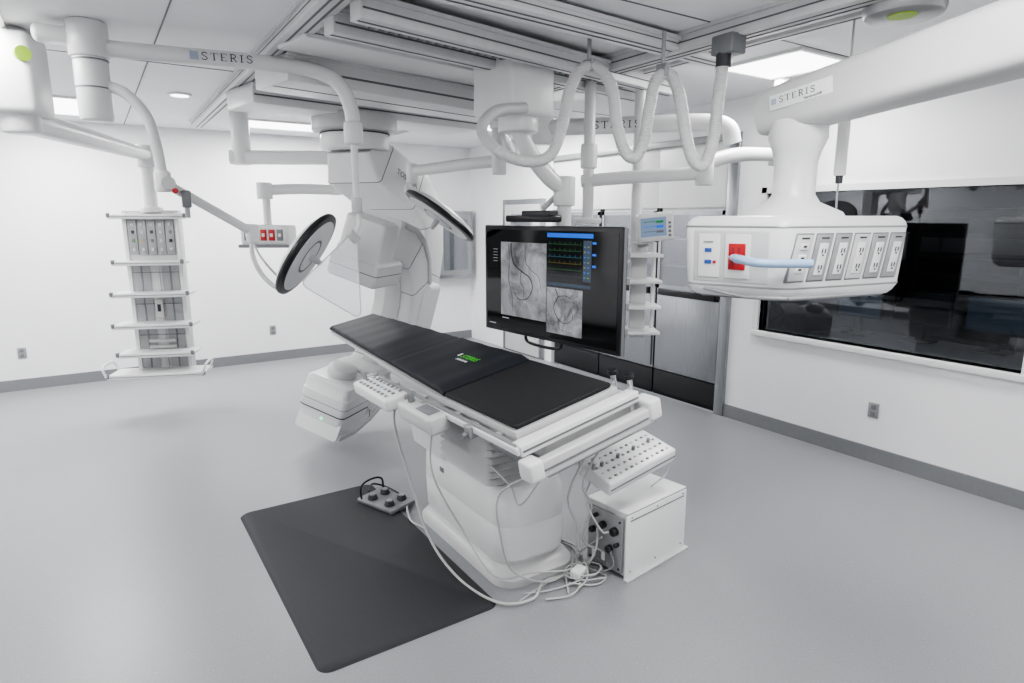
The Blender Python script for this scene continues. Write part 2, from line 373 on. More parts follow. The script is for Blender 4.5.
panel(1.9,1.1,1.2,.6,P*.95);panel(-2.0,2.6,.6,1.2,P*.55);panel(4.2,-.4,.6,1.2,P*.55);panel(.8,-1.2,.6,.6,P*.45);panel(-2.0,6.4,.6,1.2,P*.9)  # panels out of view, added to light the closed room
b=MB();b.cyl((.77,6.38,HC-.015),(.77,6.38,HC),.095,M_white,seg=32);b.cyl((.77,6.38,HC-.018),(.77,6.38,HC-.014),.07,M_panel,seg=32)
b.out("ceiling_downlight",loc=(.77,6.38,HC),label="small round recessed ceiling downlight",cat="ceiling light")
def vent(x,y,sx,sy):
    b=MB();b.bb((x-sx/2,y-sy/2,HC-.015),(x+sx/2,y+sy/2,HC-.001),M_seam)
    n=int(sx/.04)
    for k in range(n): b.bb((x-sx/2+k*.04,y-sy/2,HC-.022),(x-sx/2+k*.04+.015,y+sy/2,HC-.014),M_grey)
    b.out("ceiling_vent",loc=(x,y,HC),label="dark slatted ceiling air vent between the rails",cat="vent",group="ceiling air vents")
vent(1.55,5.1,.5,.35);vent(3.1,6.1,.5,.45)
for k,(a,c) in enumerate([((X0,2.5),(X1,2.5)),((X0,5.2),(X1,5.2)),((.45,Y0),(.45,Y1)),((-1.3,Y0),(-1.3,Y1))]):
    MB().bb((a[0]-.004,a[1]-.004,HC-.004),(c[0]+.004,c[1]+.004,HC),M_groove).out("trim_%d"%(k+2),kind="structure")
def rail(name,a,c,w,h,zt,m,label,slots=2,cat="ceiling rail",group=None,gw=.006):
    a=V((*a,0));c=V((*c,0));d=(c-a);L=d.length;F=frame((a.x,a.y,zt-h),d,V((0,0,1)).cross(d),(0,0,1))
    b=MB();b.bb((0,-w/2,0),(L,w/2,h),m,.006,F)
    b.bb((0,-w/2-.018,h-.02),(L,w/2+.018,h),m,0,F)
    for k in range(slots):
        y=-w/2+(k+1)*w/(slots+1);b.bb((.01,y-gw,-.003),(L-.01,y+gw,.002),M_groove,0,F)
    for sgn in(-1,1): b.bb((.01,sgn*w/2-.002,h*.40),(L-.01,sgn*w/2+.002,h*.48),M_groove,0,F)
    b.out(name,loc=((a.x+c.x)/2,(a.y+c.y)/2,zt),label=label,cat=cat,group=group)
RG="ceiling rails"
rail("ceiling_rail",(1.02,.6),(1.12,8.0),.14,.07,HC,M_rail,"long aluminium ceiling rail with grooves",2,group=RG)
rail("ceiling_rail",(3.04,.6),(3.04,8.0),.16,.10,HC,M_rail,"long aluminium ceiling rail with grooves",2,group=RG)
rail("ceiling_rail",(3.35,.6),(3.35,6.0),.08,.06,HC,M_rail,"long aluminium ceiling rail with grooves",1,group=RG)
CT="cross tracks"
for a,c,w_,h_,z_,mm,sl in (((1.13,3.03),(3.75,3.53),.10,.11,HC-.04,M_rail,1),((1.10,3.33),(3.70,3.83),.10,.11,HC-.04,M_rail,1),((1.0,2.66),(3.5,2.86),.16,.07,HC-.02,M_white,2),((1.05,3.84),(3.5,4.28),.36,.06,HC-.03,M_white,0)):
    rail("cross_rail",a,c,w_,h_,z_,mm,"pale metal cross track carrying hanging equipment",sl,group=CT)
rail("gantry_beam",(1.05,4.35),(3.3,4.85),.44,.17,HC-.06,M_white,"wide white gantry beam under the ceiling rails",1,"beam","gantry beams")
rail("gantry_beam",(1.05,5.35),(3.2,5.75),.5,.14,HC-.08,M_white,"wide white gantry beam under the ceiling rails",0,"beam","gantry beams")
e=thing("cable_carrier",(2.2,3.6,HC-.16),"flat grey cable carrier lying between the cross tracks","cable carrier")
b=MB();dd=V((2.6,.5,0)).normalized();FFc=frame((1.25,3.21,HC-.11),dd,V((0,0,1)).cross(dd),(0,0,1))
b.bb((0,-.03,0),(2.2,.03,.03),M_alu,.004,FFc)
for k in range(36): b.bb((.03+k*.06,-.033,-.006),(.06+k*.06,.033,.001),M_grey,0,FFc)
b.out("chain",e)

# ------------------------------------------------------------ boom A : light boom
R_=V((.8348,-.5505,0));F_=V((.5505,.8348,0));Z_=V((0,0,1))
e=thing("surgical_light_boom",(.10,4.37,HC),"white ceiling boom with curved arm, transparent shield and round surgical light","surgical light")
b=MB();b.cyl((.10,4.37,2.76),(.10,4.37,HC),.10,M_white,bev=.015,seg=36);b.cyl((.10,4.37,2.43),(.10,4.37,2.78),.085,M_white,bev=.02,seg=36)
b.cyl((.10,4.37,2.60),(.10,4.37,2.608),.087,M_grey);b.cyl((.10,4.37,2.745),(.10,4.37,2.753),.089,M_grey)
b.box((-.02,4.41,2.87),(.26,.14,.08),M_white,.03);b.out("column",e)
b=MB();b.tube([(.12,4.365,2.82),(.5,4.28,2.815),(.95,4.18,2.81),(1.25,4.115,2.79),(1.40,4.085,2.72),(1.462,4.072,2.58),(1.47,4.07,2.46)],.045,M_white,seg=18)
b.cyl((1.47,4.07,2.36),(1.47,4.07,2.50),.06,M_white,bev=.015)
dr=V((1.13,-.255,0)).normalized()
serif(b,"STERIS",.042,M_textd,frame((.77,4.1695,2.812),dr,(0,0,1),V((dr.y,-dr.x,0))))
b.box((.60,4.210,2.813),(.045,.004,.045),M_logo,M=None,rz=math.atan2(dr.y,dr.x));b.out("arm",e)
b=MB();b.tube([(.14,4.36,2.63),(.25,4.31,2.58),(.34,4.29,2.46),(.375,4.30,2.28),(.387,4.31,2.13)],.030,M_white,seg=16)
b.cyl((.387,4.31,2.05),(.387,4.31,2.17),.046,M_white,bev=.012);b.out("arm",e)
b=MB();b.tube([(.387,4.31,2.09),(.45,4.34,2.07),(.86,4.50,1.83),(.90,4.51,1.80)],.028,M_white,seg=16,n=6)
b.cyl((.90,4.51,1.74),(.90,4.51,1.86),.040,M_white,bev=.01)
b.cyl((.41,4.25,2.10),(.41,4.37,2.10),.038,M_off);b.cyl((.44,4.24,2.055),(.44,4.27,2.055),.016,M_red);b.out("spring_arm",e)
b=MB();b.box((.50,4.30,2.01),(.05,.05,.10),M_grey,.008);b.cyl((.50,4.30,1.90),(.50,4.30,1.98),.015,M_alu);b.out("camera_handle",e)
MB().tube([(.90,4.51,1.78),(.90,4.56,1.66),(.95,4.59,1.53),(1.02,4.57,1.44),(1.09,4.54,1.405)],.016,M_white,seg=12).out("yoke",e)
b=MB();b.cyl((1.47,4.07,1.98),(1.47,4.07,2.38),.022,M_white);b.cyl((1.47,4.07,1.93),(1.47,4.07,2.03),.035,M_off,bev=.01)
b.tube([(1.47,4.07,1.95),(1.475,4.05,1.87),(1.44,4.03,1.80),(1.42,4.02,1.76)],.014,M_white);b.cyl((1.45,4.03,1.75),(1.39,4.02,1.81),.03,M_off,bev=.006);b.out("pole",e)
def lighthead(e,c,n,R=.34):
    F=zframe(c,-V(n))
    b=MB();b.lathe([(0,.072),(.10,.070),(.2,.058),(.27,.040),(R-.02,.022),(R-.006,.010)],M_white,F,64,True)
    h=b.out("lamp_head",e)
    MB().lathe([(R-.01,.014),(R,.008),(R+.006,-.006),(R+.002,-.024),(R-.02,-.030),(R-.04,-.031),(R-.045,-.02)],M_black,F,64,True).out("lamp_rim",h)
    b=MB();b.lathe([(R-.04,-.026),(R-.042,-.034),(.09,-.038),(.085,-.044),(0,-.044)],M_lens,F,64,True)
    b.lathe([(.135,-.0375),(.13,-.0385),(.12,-.0385),(.115,-.0375)],M_grey,F,48,True)
    b.out("lamp_lens",h)
    MB().cyl(F@V((0,0,-.04)),F@V((0,0,-.13)),.024,M_off,r2=.018,bev=.005).out("handle",h)
lighthead(e,(1.24,4.50,1.655),(.68,-.47,-.56),.325)
q0,q1,q3=V((1.125,4.28,1.47)),V((1.44,4.015,1.83)),V((1.41,3.92,1.25))
tri=[q0,q1,q3];pl=[]
for i in range(3):
    a,bq,c=tri[i-1],tri[i],tri[(i+1)%3];s0=bq+(a-bq).normalized()*.07;s1=bq+(c-bq).normalized()*.07
    for k in range(7):
        t=k/6;pl.append(s0*(1-t)**2+bq*2*t*(1-t)+s1*t*t)
nrm=(q1-q0).cross(q3-q0).normalized()*.005
b=MB();b.loft([pl,[p+nrm for p in pl]],M_acryl);b.tube(pl+[pl[0]],.0035,M_off,seg=6,n=1);b.out("shield",e,label="clear acrylic radiation shield")

# ------------------------------------------------------------ light 2 boom
e=thing("surgical_light",(2.62,4.35,HC),"round white surgical light on a jointed ceiling arm above the table","surgical light")
b=MB();b.cyl((2.62,4.15,2.55),(2.62,4.15,HC),.07,M_white,bev=.01);b.cyl((2.62,4.15,2.22),(2.62,4.15,2.57),.055,M_white,bev=.01);b.out("column",e)
b=MB();b.tube([(2.62,4.15,2.32),(2.5,4.4,2.31),(2.35,4.8,2.29),(2.28,4.93,2.28)],.045,M_white,seg=16);b.cyl((2.27,4.94,2.18),(2.27,4.94,2.34),.05,M_white,bev=.012)
b.tube([(2.27,4.94,2.2),(2.2,4.9,2.14),(2.19,4.83,2.08)],.022,M_white);b.out("arm",e)
b=MB();b.tube([(2.62,4.15,2.50),(2.80,4.35,2.48),(3.05,4.65,2.46)],.05,M_white,seg=16);b.cyl((3.05,4.66,2.36),(3.05,4.66,2.54),.06,M_white,bev=.012);b.out("arm",e)
MB().tube([(2.19,4.83,2.08),(2.24,4.72,2.06),(2.33,4.60,2.00)],.016,M_white).out("yoke",e)
lighthead(e,(2.32,4.54,1.92),(-.58,.16,-.80),.315)

# ------------------------------------------------------------ boom B rack
e=thing("equipment_boom",(-.25,4.77,HC),"white ceiling boom carrying a tall equipment rack with shelves","equipment boom")
b=MB();b.cyl((-.27,4.77,2.38),(-.27,4.77,HC),.10,M_white,bev=.02);b.box((-.30,4.78,2.70),(.34,.30,.44),M_white,.035,rz=-.3)
b.cyl((-.215,4.60,2.79),(-.205,4.575,2.79),.04,M_lime);b.out("column",e)
d=(V((.50,6.9,2.47))-V((-.27,4.77,2.46)));sd=d.cross(Z_).normalized()
b=MB();rg=[]
for t,wd in((0,.17),(.05,.17),(.5,.15),(.93,.13),(1.0,.12)): rg.append(rr(V((-.27,4.77,2.46))+d*t,sd,Z_,wd,wd*.85,.06))
b.loft(rg,M_white);b.cyl((.50,6.9,2.36),(.50,6.9,2.56),.085,M_white,bev=.02);b.out("arm",e)
MB().cyl((.50,6.9,1.98),(.50,6.9,2.38),.06,M_white).cyl((.50,6.9,1.95),(.50,6.9,2.0),.10,M_white,bev=.01).out("drop_column",e)
Rb=V((.93,-.367,0)).normalized();Fb=V((.367,.93,0)).normalized()
F=frame((.49,6.90,-.06),Rb,Fb,Z_)
b=MB();b.bb((-.24,-.02,.46),(.24,.10,2.03),M_off,.008,F)
for x in(-.225,.225): b.bb((x-.018,-.035,.48),(x+.018,-.02,2.01),M_white,.004,F)
for x in(-.125,.125): b.bb((x-.075,-.026,.50),(x+.075,-.018,1.54),M_alu,0,F);b.bb((x-.006,-.030,.50),(x+.006,-.018,1.54),M_grey,0,F)
b.bb((-.03,-.030,.50),(.03,-.018,1.52),M_off,.003,F)
for z in(.85,1.15,1.45,1.55): b.bb((-.20,-.031,z),(.20,-.027,z+.006),M_groove,0,F)
b.out("rack_column",e)
for k in range(5):
    b=MB();x=-.16+.08*k;b.bb((x-.034,-.036,1.62),(x+.034,-.020,1.94),M_alu,.002,F)
    for z,mm in((1.67,M_off),(1.75,(M_mgreen,M_yell,M_grey,M_off,M_seam)[k]),(1.83,(M_seam,M_off,M_seam,M_off,M_grey)[k]),(1.90,M_off)): b.bb((x-.013,-.042,z-.015),(x+.013,-.030,z+.015),mm,.004,F)
    b.out("outlet",e)
for k in range(3): MB().bb((-.12,-.05,.66+k*.06),(.12,-.03,.69+k*.06),M_off,.003,F).out("socket",e)
b=MB();b.bb((-.03,-.06,1.02),(.04,-.03,1.20),M_off,.01,F);b.bb((-.01,-.064,1.08),(.02,-.058,1.15),M_seam,.002,F);b.out("gauge",e)
for z,wd,dp,xo in((1.98,.66,.12,.0),(1.56,.60,.22,0),(1.27,.66,.26,0),(.98,.68,.28,.0),(.71,.66,.28,0),(.52,.84,.32,.0)):
    b=MB();b.bb((xo-wd/2,-dp,z-.022),(xo+wd/2,0,z+.006),M_white,.008,F);b.bb((xo-wd/2,-dp-.01,z-.030),(xo+wd/2,-dp+.010,z+.014),M_white,.006,F);b.bb((xo-wd/2+.03,-dp-.013,z-.012),(xo+wd/2-.03,-dp-.009,z-.004),M_alu,0,F)
    for sx in(-1,1): b.box((xo+sx*(wd/2-.01),-dp+.0,z+.004),(.03,.03,.04),M_grey,.006,F)
    if z<.6:
        for sx in(-1,1): b.tube([F@V((sx*.41,-.05,z)),F@V((sx*.44,-.08,z+.09)),F@V((sx*.44,-dp,z+.09)),F@V((sx*.41,-dp-.03,z))],.011,M_white)
    b.out("shelf",e)

# ------------------------------------------------------------ boom D
e=thing("service_boom",(1.29,6.66,HC),"white ceiling boom with small service head and red outlets","service boom")
MB().cyl((1.29,6.66,2.40),(1.29,6.66,HC),.085,M_white,bev=.015).out("column",e)
d=V((.76,-.43,0)).normalized();sd=d.cross(Z_)
b=MB();b.loft([rr(V((1.29,6.66,2.47))+d*t,sd,Z_,.14,.13,.04) for t in(-.1,0,.4,.86,.92)],M_white);b.cyl((2.05,6.23,2.12),(2.05,6.23,2.5),.06,M_white,bev=.01);b.out("arm",e)
b=MB();b.tube([(2.05,6.23,2.17),(1.7,6.235,2.17),(1.36,6.24,2.15)],.05,M_white,seg=16);b.cyl((1.38,6.24,2.07),(1.38,6.24,2.22),.07,M_white,bev=.01);b.cyl((1.39,6.24,1.84),(1.39,6.24,2.08),.035,M_white);b.out("arm",e)
F=frame((1.40,6.24,1.75),R_,F_,Z_)
b=MB();b.bb((-.23,-.12,-.10),(.21,.14,.09),M_white,.03,F);b.out("service_head",e)
for k in range(5): MB().bb((-.19+k*.075,-.13,-.055),(-.135+k*.075,-.118,.045),M_red if k in(1,2,3) else M_grey,.004,F).bb((-.175+k*.075,-.134,-.02),(-.15+k*.075,-.128,.01),M_white,.001,F).out("outlet",e)
MB().bb((-.24,-.15,-.12),(.22,-.12,-.09),M_grey,.004,F).out("rail",e)
MB().tube([(1.22,6.1,1.68),(1.24,5.9,1.55),(1.36,5.8,1.38),(1.5,5.82,1.36),(1.6,5.95,1.5),(1.62,6.0,1.62)],.010,M_cable).out("hose",e)

# ------------------------------------------------------------ C-arm
e=thing("c_arm",(2.0,5.5,HC),"bulky white ceiling mounted x-ray c-arm around the table head","x-ray machine")
b=MB();b.cyl((2.0,5.5,2.62),(2.0,5.5,2.76),.36,M_off,bev=.02,seg=48);b.cyl((2.0,5.5,2.47),(2.0,5.5,2.63),.29,M_white,bev=.03,seg=48);b.cyl((2.0,5.5,2.6),(2.0,5.5,2.612),.295,M_seam,seg=48);b.out("turntable",e)
Pd=V((.78,.626,0)).normalized();Nd=V((.626,-.78,0)).normalized()
tl=math.radians(17);Zp=Z_*math.cos(tl)+Nd*math.sin(tl);Np=Nd*math.cos(tl)-Z_*math.sin(tl)
cc=V((1.70,4.93,1.04))
b=MB()
path=[(2.00,5.50,2.50),(2.05,5.53,2.36),(2.40,5.68,2.16),(2.56,5.77,1.98),(2.62,5.80,1.84),(2.64,5.80,1.60),(2.58,5.74,1.36),(2.50,5.68,1.00)]
wr=[.44,.58,.62,.62,.60,.56,.54,.48];pp=[V(p) for p in path];rg=[]
def armring(i,s_=1,q=0):
    p=pp[i];Tn=(pp[min(i+1,7)]-pp[max(i-1,0)]).normalized();ax=Nd.cross(Tn).normalized();return rr(p+Tn*q,ax,Nd,wr[i]*.72*s_,wr[i]*.92*s_,.035,3)
b.loft([armring(i) for i in range(8)],M_white)
for i in (1,2,4,6): b.loft([armring(i,1.006,q) for q in(-.003,.003)],M_groove)
Tt=(pp[2]-pp[1]).normalized();mid=pp[1]*.42+pp[2]*.58
b.text("TOSHIBA",.070,M_textg,frame(mid+Nd*(.605*.92/2+.006),Tt,Nd.cross(Tt),Nd))
b.out("hanging_arm",e)
RC=.78
def arc(a0,a1,n,r,w,h,rad=.04):
    rg=[]
    for k in range(n+1):
        a=math.radians(a0+(a1-a0)*k/n);rd=Pd*math.cos(a)+Zp*math.sin(a);rg.append(rr(cc+rd*r,rd,Np,h,w,rad,3))
    return rg
pv=cc+Pd*.90
b=MB();b.loft([rr(pv+Pd*q,Np,Zp,w,h,.05,3) for q,w,h in((-.14,.44,.56),(-.10,.52,.68),(.10,.52,.66),(.14,.42,.56))],M_white);b.cyl(pv+Pd*.1,pv+Pd*.22,.17,M_white,bev=.02,seg=40);b.out("pivot",e)
b=MB();b.loft(arc(-104,88,12,RC,.40,.32,.03),M_white);b.loft(arc(-102,86,12,RC-.161,.16,.02,.005),M_off);b.loft(arc(-102,86,12,RC+.13,.43,.05,.008),M_off)
for a in(-72,-40,-8,24,56): b.loft(arc(a,a+.6,1,RC,.404,.324,.032),M_groove)
b.out("c_ring",e)
b=MB()
def DR(z,a,c2=None,r=.06): return rr(cc+Zp*z,Pd,Np,a,c2 or a,r,4)
b.loft([DR(z,a,None,.03) for z,a in((.90,.30),(.885,.34),(.66,.36),(.645,.38),(.60,.38),(.585,.40),(.575,.42),(.43,.43),(.41,.41))],M_white)
b.loft([DR(z,a,None,.03) for z,a in((.503,.427),(.497,.427))],M_groove);b.loft([DR(z,a,None,.03) for z,a in((.412,.41),(.405,.405))],M_grey);b.out("detector",e)
b=MB()
b.loft([DR(z,a,c2,.045) for z,a,c2 in((-.86,.28,.32),(-.84,.38,.38),(-.74,.43,.42),(-.705,.43,.42),(-.70,.435,.425),(-.56,.435,.425),(-.55,.42,.41),(-.46,.41,.40),(-.44,.36,.34))],M_white)
b.loft([DR(z,.437,.427,.048) for z in(-.712,-.704)],M_seam);b.loft([DR(z,.437,.427,.048) for z in(-.640,-.636)],M_groove)
b.cyl(cc-Zp*.45,cc-Zp*.36,.12,M_off,bev=.02);b.out("x_ray_tube",e)
MB().sph(cc-Zp*.77-Pd*.205+Np*.02,.014,M_led).out("indicator_light",e)
b=MB();q=cc+Pd*.26-Zp*.62
b.loft([rr(q+Pd*s_,Np,Zp,w,h,.04,3) for s_,w,h in((-.08,.40,.42),(.06,.40,.42),(.24,.40,.38))],M_off);b.cyl(q+Np*(-.22)+Pd*.05,q+Np*.22+Pd*.05,.16,M_white,bev=.02,seg=32);b.out("tube_mount",e)

# ------------------------------------------------------------ TABLE
ph=math.radians(11.5);cu,su=math.cos(ph),math.sin(ph)
tx_=V((cu,0,su));ty_=V((0,1,-.018)).normalized();tz_=tx_.cross(ty_).normalized();tx_=ty_.cross(tz_).normalized()
TM=frame((1.494,2.232,.97),tx_,ty_,tz_)
def T(u,v,n): return TM@V((u,v,n))
W=.58
e=thing("operating_table",(1.84,2.98,0),"white pedestal operating table tilted sideways with long floating tabletop","operating table")
b=MB()
pl=[(-.015,-.02),(W+.015,-.02),(W+.015,.75),(.555,3.12),(.155,3.12),(-.015,.75)]
b.prism(pl,.03,M_off,TM@Matrix.Translation((0,0,-.035)));top=b.out("tabletop",e)
for (u0,u1) in((-.075,-.035),(W+.035,W+.075)):
    b=MB();b.bb((u0,-.10,-.07),(u1,1.55,-.035),M_white,.006,TM)
    b.bb((u0+.01,-.08,-.036),(u1-.01,1.5,-.026),M_alu,0,TM)
    for v in(.1,.5,.9,1.3): b.bb((min(u0+.02,u1),v,-.06),(u1+.03 if u0<0 else u1,v+.04,-.04),M_off,0,TM)
    b.out("side_rail",e)
for v in(.28,.78,1.0,1.58):
    b=MB();b.bb((-.098,v,-.095),(-.03,v+.05,-.028),M_alu,.006,TM);b.cyl(T(-.098,v+.025,-.07),T(-.125,v+.025,-.07),.013,M_grey,seg=12);b.out("clamp",e)
b=MB()
b.bb((-.06,-.11,-.080),(W+.07,-.035,-.025),M_white,.008,TM);b.bb((-.05,-.114,-.058),(W+.06,-.108,-.050),M_groove,0,TM);b.out("end_rail",e)
b=MB();b.bb((.08,-.08,-.17),(W+.04,1.7,-.085),M_off,.02,TM);b.bb((.08,1.0,-.175),(W+.04,1.01,-.165),M_seam,0,TM)
b.bb((-.01,-.175,-.185),(W+.10,-.12,-.10),M_off,.012,TM);b.bb((-.08,-.185,-.18),(.0,-.09,-.085),M_white,.015,TM);b.bb((W+.06,-.185,-.17),(W+.14,-.06,-.065),M_white,.015,TM)
b.bb((.06,-.10,-.24),(W+.02,.5,-.17),M_alu,.01,TM)
b.bb((.0,-.179,-.148),(W+.05,-.174,-.140),M_groove,0,TM)
b.out("slide_frame",e)
MB().bb((W+.07,-.04,-.12),(W+.13,.9,-.075),M_alu,.01,TM).out("guide_rail",e)
for u,v in((W+.10,-.02),(W+.10,.10)):
    MB().cyl(T(u,v,-.07),T(u,v,.015),.014,M_chrome).cyl(T(u,v,.01),T(u,v,.035),.026,M_black,bev=.006).out("knob",e)
b=MB();b.bb((-.22,1.02,-.10),(-.07,1.56,-.02),M_white,.02,TM);b.bb((-.215,1.03,-.055),(-.065,1.55,-.050),M_groove,0,TM);pod=b.out("control_pod",e)
for i in range(8):
    for j in range(3): MB().box((-.185+.045*j,1.08+i*.058,-.018),(.018,.024,.010),(M_blue if (i==3 and j==1) else M_grey) if (i+j)%3 else M_alu,.002,TM).out("button",pod)
MB().cyl(T(-.14,1.53,-.02),T(-.14,1.53,.03),.014,M_alu).out("joystick",pod)
b=MB();b.bb((-.18,.55,-.13),(-.06,.96,-.03),M_off,.02,TM);b.bb((-.15,.60,-.03),(-.08,.76,-.026),M_grey,.001,TM);b.cyl(T(-.115,.88,-.03),T(-.115,.88,.02),.02,M_grey,bev=.004);b.out("control_pod",e)
b=MB()
b.loft([rr(V((1.79,3.36,z)),V((1,0,0)),V((0,1,0)),w,h,.05) for z,w,h in((.50,.40,.46),(.60,.42,.50),(.80,.42,.56),(.86,.36,.52))],M_white);b.out("carriage",e)
b=MB();rg=[]
N=17
for k in range(N): rg.append(rr(V((1.77,2.86,.53+k*.0195)),V((1,0,0)),V((0,1,0)),.37+(.06 if k%2 else 0),.50+(.06 if k%2 else 0),.04))
b.loft(rg,M_off);b.out("bellows",e)
b=MB()
b.loft([rr(V((1.835,3.02+dy,z)),V((1,0,0)),V((0,1,0)),w,h,r,8) for z,w,h,dy,r in((.08,.40,.94,0,.12),(.12,.45,1.00,0,.14),(.30,.46,1.01,0,.14),(.305,.457,1.007,0,.14),(.311,.457,1.007,0,.14),(.316,.46,1.01,0,.14),(.46,.455,1.0,.0,.14),(.52,.42,.95,.01,.13),(.55,.34,.84,.02,.12))],M_white)
b.out("pedestal",e)
b=MB();b.loft([rr(V((1.83,3.0,z)),V((1,0,0)),V((0,1,0)),w,h,.12,6) for z,w,h in((0,.50,1.06),(.04,.50,1.06),(.07,.47,1.01),(.085,.42,.94))],M_off);b.out("foot",e)
MB().box((1.606,3.2,.42),(.004,.05,.03),M_grey,.001).out("badge",e)
def tcable(pts,r):
    MB().tube(pts,r,M_cable,seg=10,n=10).out("cable",e)
tcable([T(-.14,1.1,-.10),(1.36,3.3,.7),(1.40,3.2,.4),(1.42,3.0,.12),(1.44,2.7,.02),(1.50,2.40,.02),(1.66,2.33,.02),(1.8,2.42,.02),(1.98,2.40,.02)],.007)
tcable([T(-.10,.7,-.12),(1.40,2.9,.55),(1.50,2.75,.25),(1.54,2.5,.10),(1.72,2.42,.10),(1.95,2.40,.05),(2.15,2.45,.03)],.005)
tcable([T(.02,-.1,-.18),(1.48,2.35,.62),(1.50,2.38,.40),(1.60,2.42,.15),(1.80,2.40,.03),(2.0,2.45,.02),(2.15,2.62,.02)],.005)
tcable([T(.10,-.05,-.22),(1.62,2.38,.52),(1.60,2.44,.60),(1.58,2.60,.66)],.005)
tcable([T(.35,-.05,-.22),(1.90,2.36,.50),(1.98,2.38,.30),(2.02,2.42,.12),(2.12,2.5,.03)],.006)
tcable([T(.45,-.05,-.22),(1.98,2.34,.56),(2.06,2.36,.40),(2.04,2.40,.20),(2.14,2.36,.12)],.005)
b=MB();b.prism([(0,0),(W,0),(W,.685),(0,.685)],.026,M_pad,TM@Matrix.Translation((0,0,-.004)),.008)
b.out("foot_cushion",loc=T(.28,.3,0),label="smooth black vinyl pad on the near end of the tabletop",cat="cushion")
b=MB();N=72;rg=[]
for k in range(N+1):
    v=.70+(3.14-.70)*k/N;f=(v-.70)/2.44;ul=-.005+.16*f;ur=W-.02*f
    th=.046+.0015*math.sin(k*.9)+.0015*math.sin(k*.37)
    if k in(0,N): th=.026
    if k in(1,N-1): th=.040
    if k in(24,): th-=.008
    c=T((ul+ur)/2,v,th/2-.003);rg.append(rr(c,tx_,tz_,ur-ul,th,.020,5))
b.loft(rg,M_vinyl)
F=frame(T(.34,1.02,.0475),-ty_,tx_,tz_)
b.text("STERIS",.058,M_green,F@Matrix.Translation((.01,.012,0)),shear=.35,spacing=1.1)
b.text("SURGICAL",.026,M_textw,F@Matrix.Translation((-.005,-.035,0)),shear=.2,spacing=1.1)
b.bb((-.12,.0,0),(-.10,.035,.0012),M_textw,0,F)
b.out("mattress",loc=T(.28,1.9,0),label="long black vinyl mattress with green printed logo",cat="mattress")

# control console
xa=V((.98,.05,.15)).normalized();ya=V((-.06,.96,.20));za=xa.cross(ya).normalized();ya=za.cross(xa).normalized()
F=frame((2.25,2.30,.66),xa,ya,za)
e=thing("control_console",(2.25,2.30,.66),"white sloping control box with rows of buttons and knobs","control box")
MB().bb((-.25,-.12,-.07),(.25,.12,.010),M_white,.012,F).bb((-.24,-.124,-.035),(.24,-.118,-.030),M_groove,0,F).out("housing",e)
for i in range(12):
    for j in range(4):
        if j==2 and i%3==1: MB().cyl(F@V((-.215+i*.039,-.085+j*.05,.008)),F@V((-.215+i*.039,-.085+j*.05,.032)),.010,M_grey,seg=12).out("knob",e)
        else: MB().box((-.215+i*.039,-.085+j*.05,.012),(.015,.013,.008),(M_alu,M_grey,M_off)[(i+j*2)%3],.002,F).out("button",e)
MB().cyl(F@V((-.23,.02,.01)),F@V((-.23,.02,.06)),.010,M_alu).sph(F@V((-.23,.02,.065)),.017,M_off).out("joystick",e)
MB().tube([F@V((0,.08,-.05)),(2.20,2.46,.66),(2.12,2.55,.74)],.018,M_alu).out("bracket",e)

# equipment box on floor
e=thing("generator_box",(2.45,2.4,0),"white floor standing metal equipment box with connectors","electronics")
F=frame((2.19,2.22,0),(.991,.131,0),(-.131,.991,0),(0,0,1))
MB().bb((.0,.012,.015),(.51,.28,.375),M_off,.006,F).out("case",e)
b=MB();b.bb((-.01,-.004,.0),(.53,.008,.365),M_white,.004,F);b.bb((.0,.0,.37),(.53,.29,.38),M_white,.004,F);b.bb((-.02,-.03,0),(.54,.0,.012),M_off,.003,F)
b.bb((.02,-.006,.33),(.50,-.003,.336),M_groove,0,F)
for x in(.03,.25,.49):
    for z in(.04,.35): b.cyl(F@V((x,-.007,z)),F@V((x,-.003,z)),.005,M_grey,seg=10)
b.out("cover",e)
MB().bb((-.012,.02,.03),(.0,.26,.35),M_alu,.004,F).out("connector_plate",e)
for y,z,r in((.07,.26,.024),(.15,.27,.020),(.22,.22,.018),(.1,.15,.020),(.2,.31,.012),(.05,.19,.012)): MB().cyl(F@V((-.040,y,z)),F@V((-.01,y,z)),r,M_black,seg=18,bev=.004).out("connector",e)
for k in range(4): MB().bb((-.018,.10+.035*k,.06),(-.012,.122+.035*k,.11),M_white if k%2 else M_grey,.001,F).out("socket",e)
for y,z in((.04,.32),(.24,.32),(.04,.05),(.24,.05)): MB().cyl(F@V((-.018,y,z)),F@V((-.011,y,z)),.006,M_seam,seg=10).out("screw",e)

def cable(pts,r,label,m=M_cable):
    b=MB();b.tube(pts,r,m,seg=10,n=10);b.out("cable",loc=pts[0],label=label,cat="cable",group="floor cables")
cable([(2.14,2.40,.24),(2.10,2.36,.15),(2.08,2.40,.04),(2.12,2.50,.02),(2.17,2.60,.02),(2.14,2.75,.02)],.006,"pale cable loop beside the equipment box")
cable([(2.13,2.30,.26),(2.06,2.28,.3),(2.02,2.36,.44),(2.08,2.40,.52),(2.14,2.42,.58)],.005,"pale cable from the control box to the equipment box")
tl_="thin loose cable along the table base"
cable([(1.60,2.36,.012),(1.75,2.40,.012),(1.90,2.42,.02),(2.05,2.40,.012),(2.12,2.30,.012),(2.02,2.26,.012),(1.90,2.34,.02)],.004,tl_)
cable([(1.66,2.40,.012),(1.80,2.35,.012),(1.98,2.33,.025),(2.10,2.44,.012),(2.15,2.60,.012),(2.14,2.8,.012)],.004,tl_)
cable([(1.85,2.28,.012),(1.95,2.42,.02),(2.10,2.48,.012),(2.16,2.38,.015),(2.06,2.32,.03),(1.96,2.38,.02),(1.9,2.42,.015)],.004,tl_)
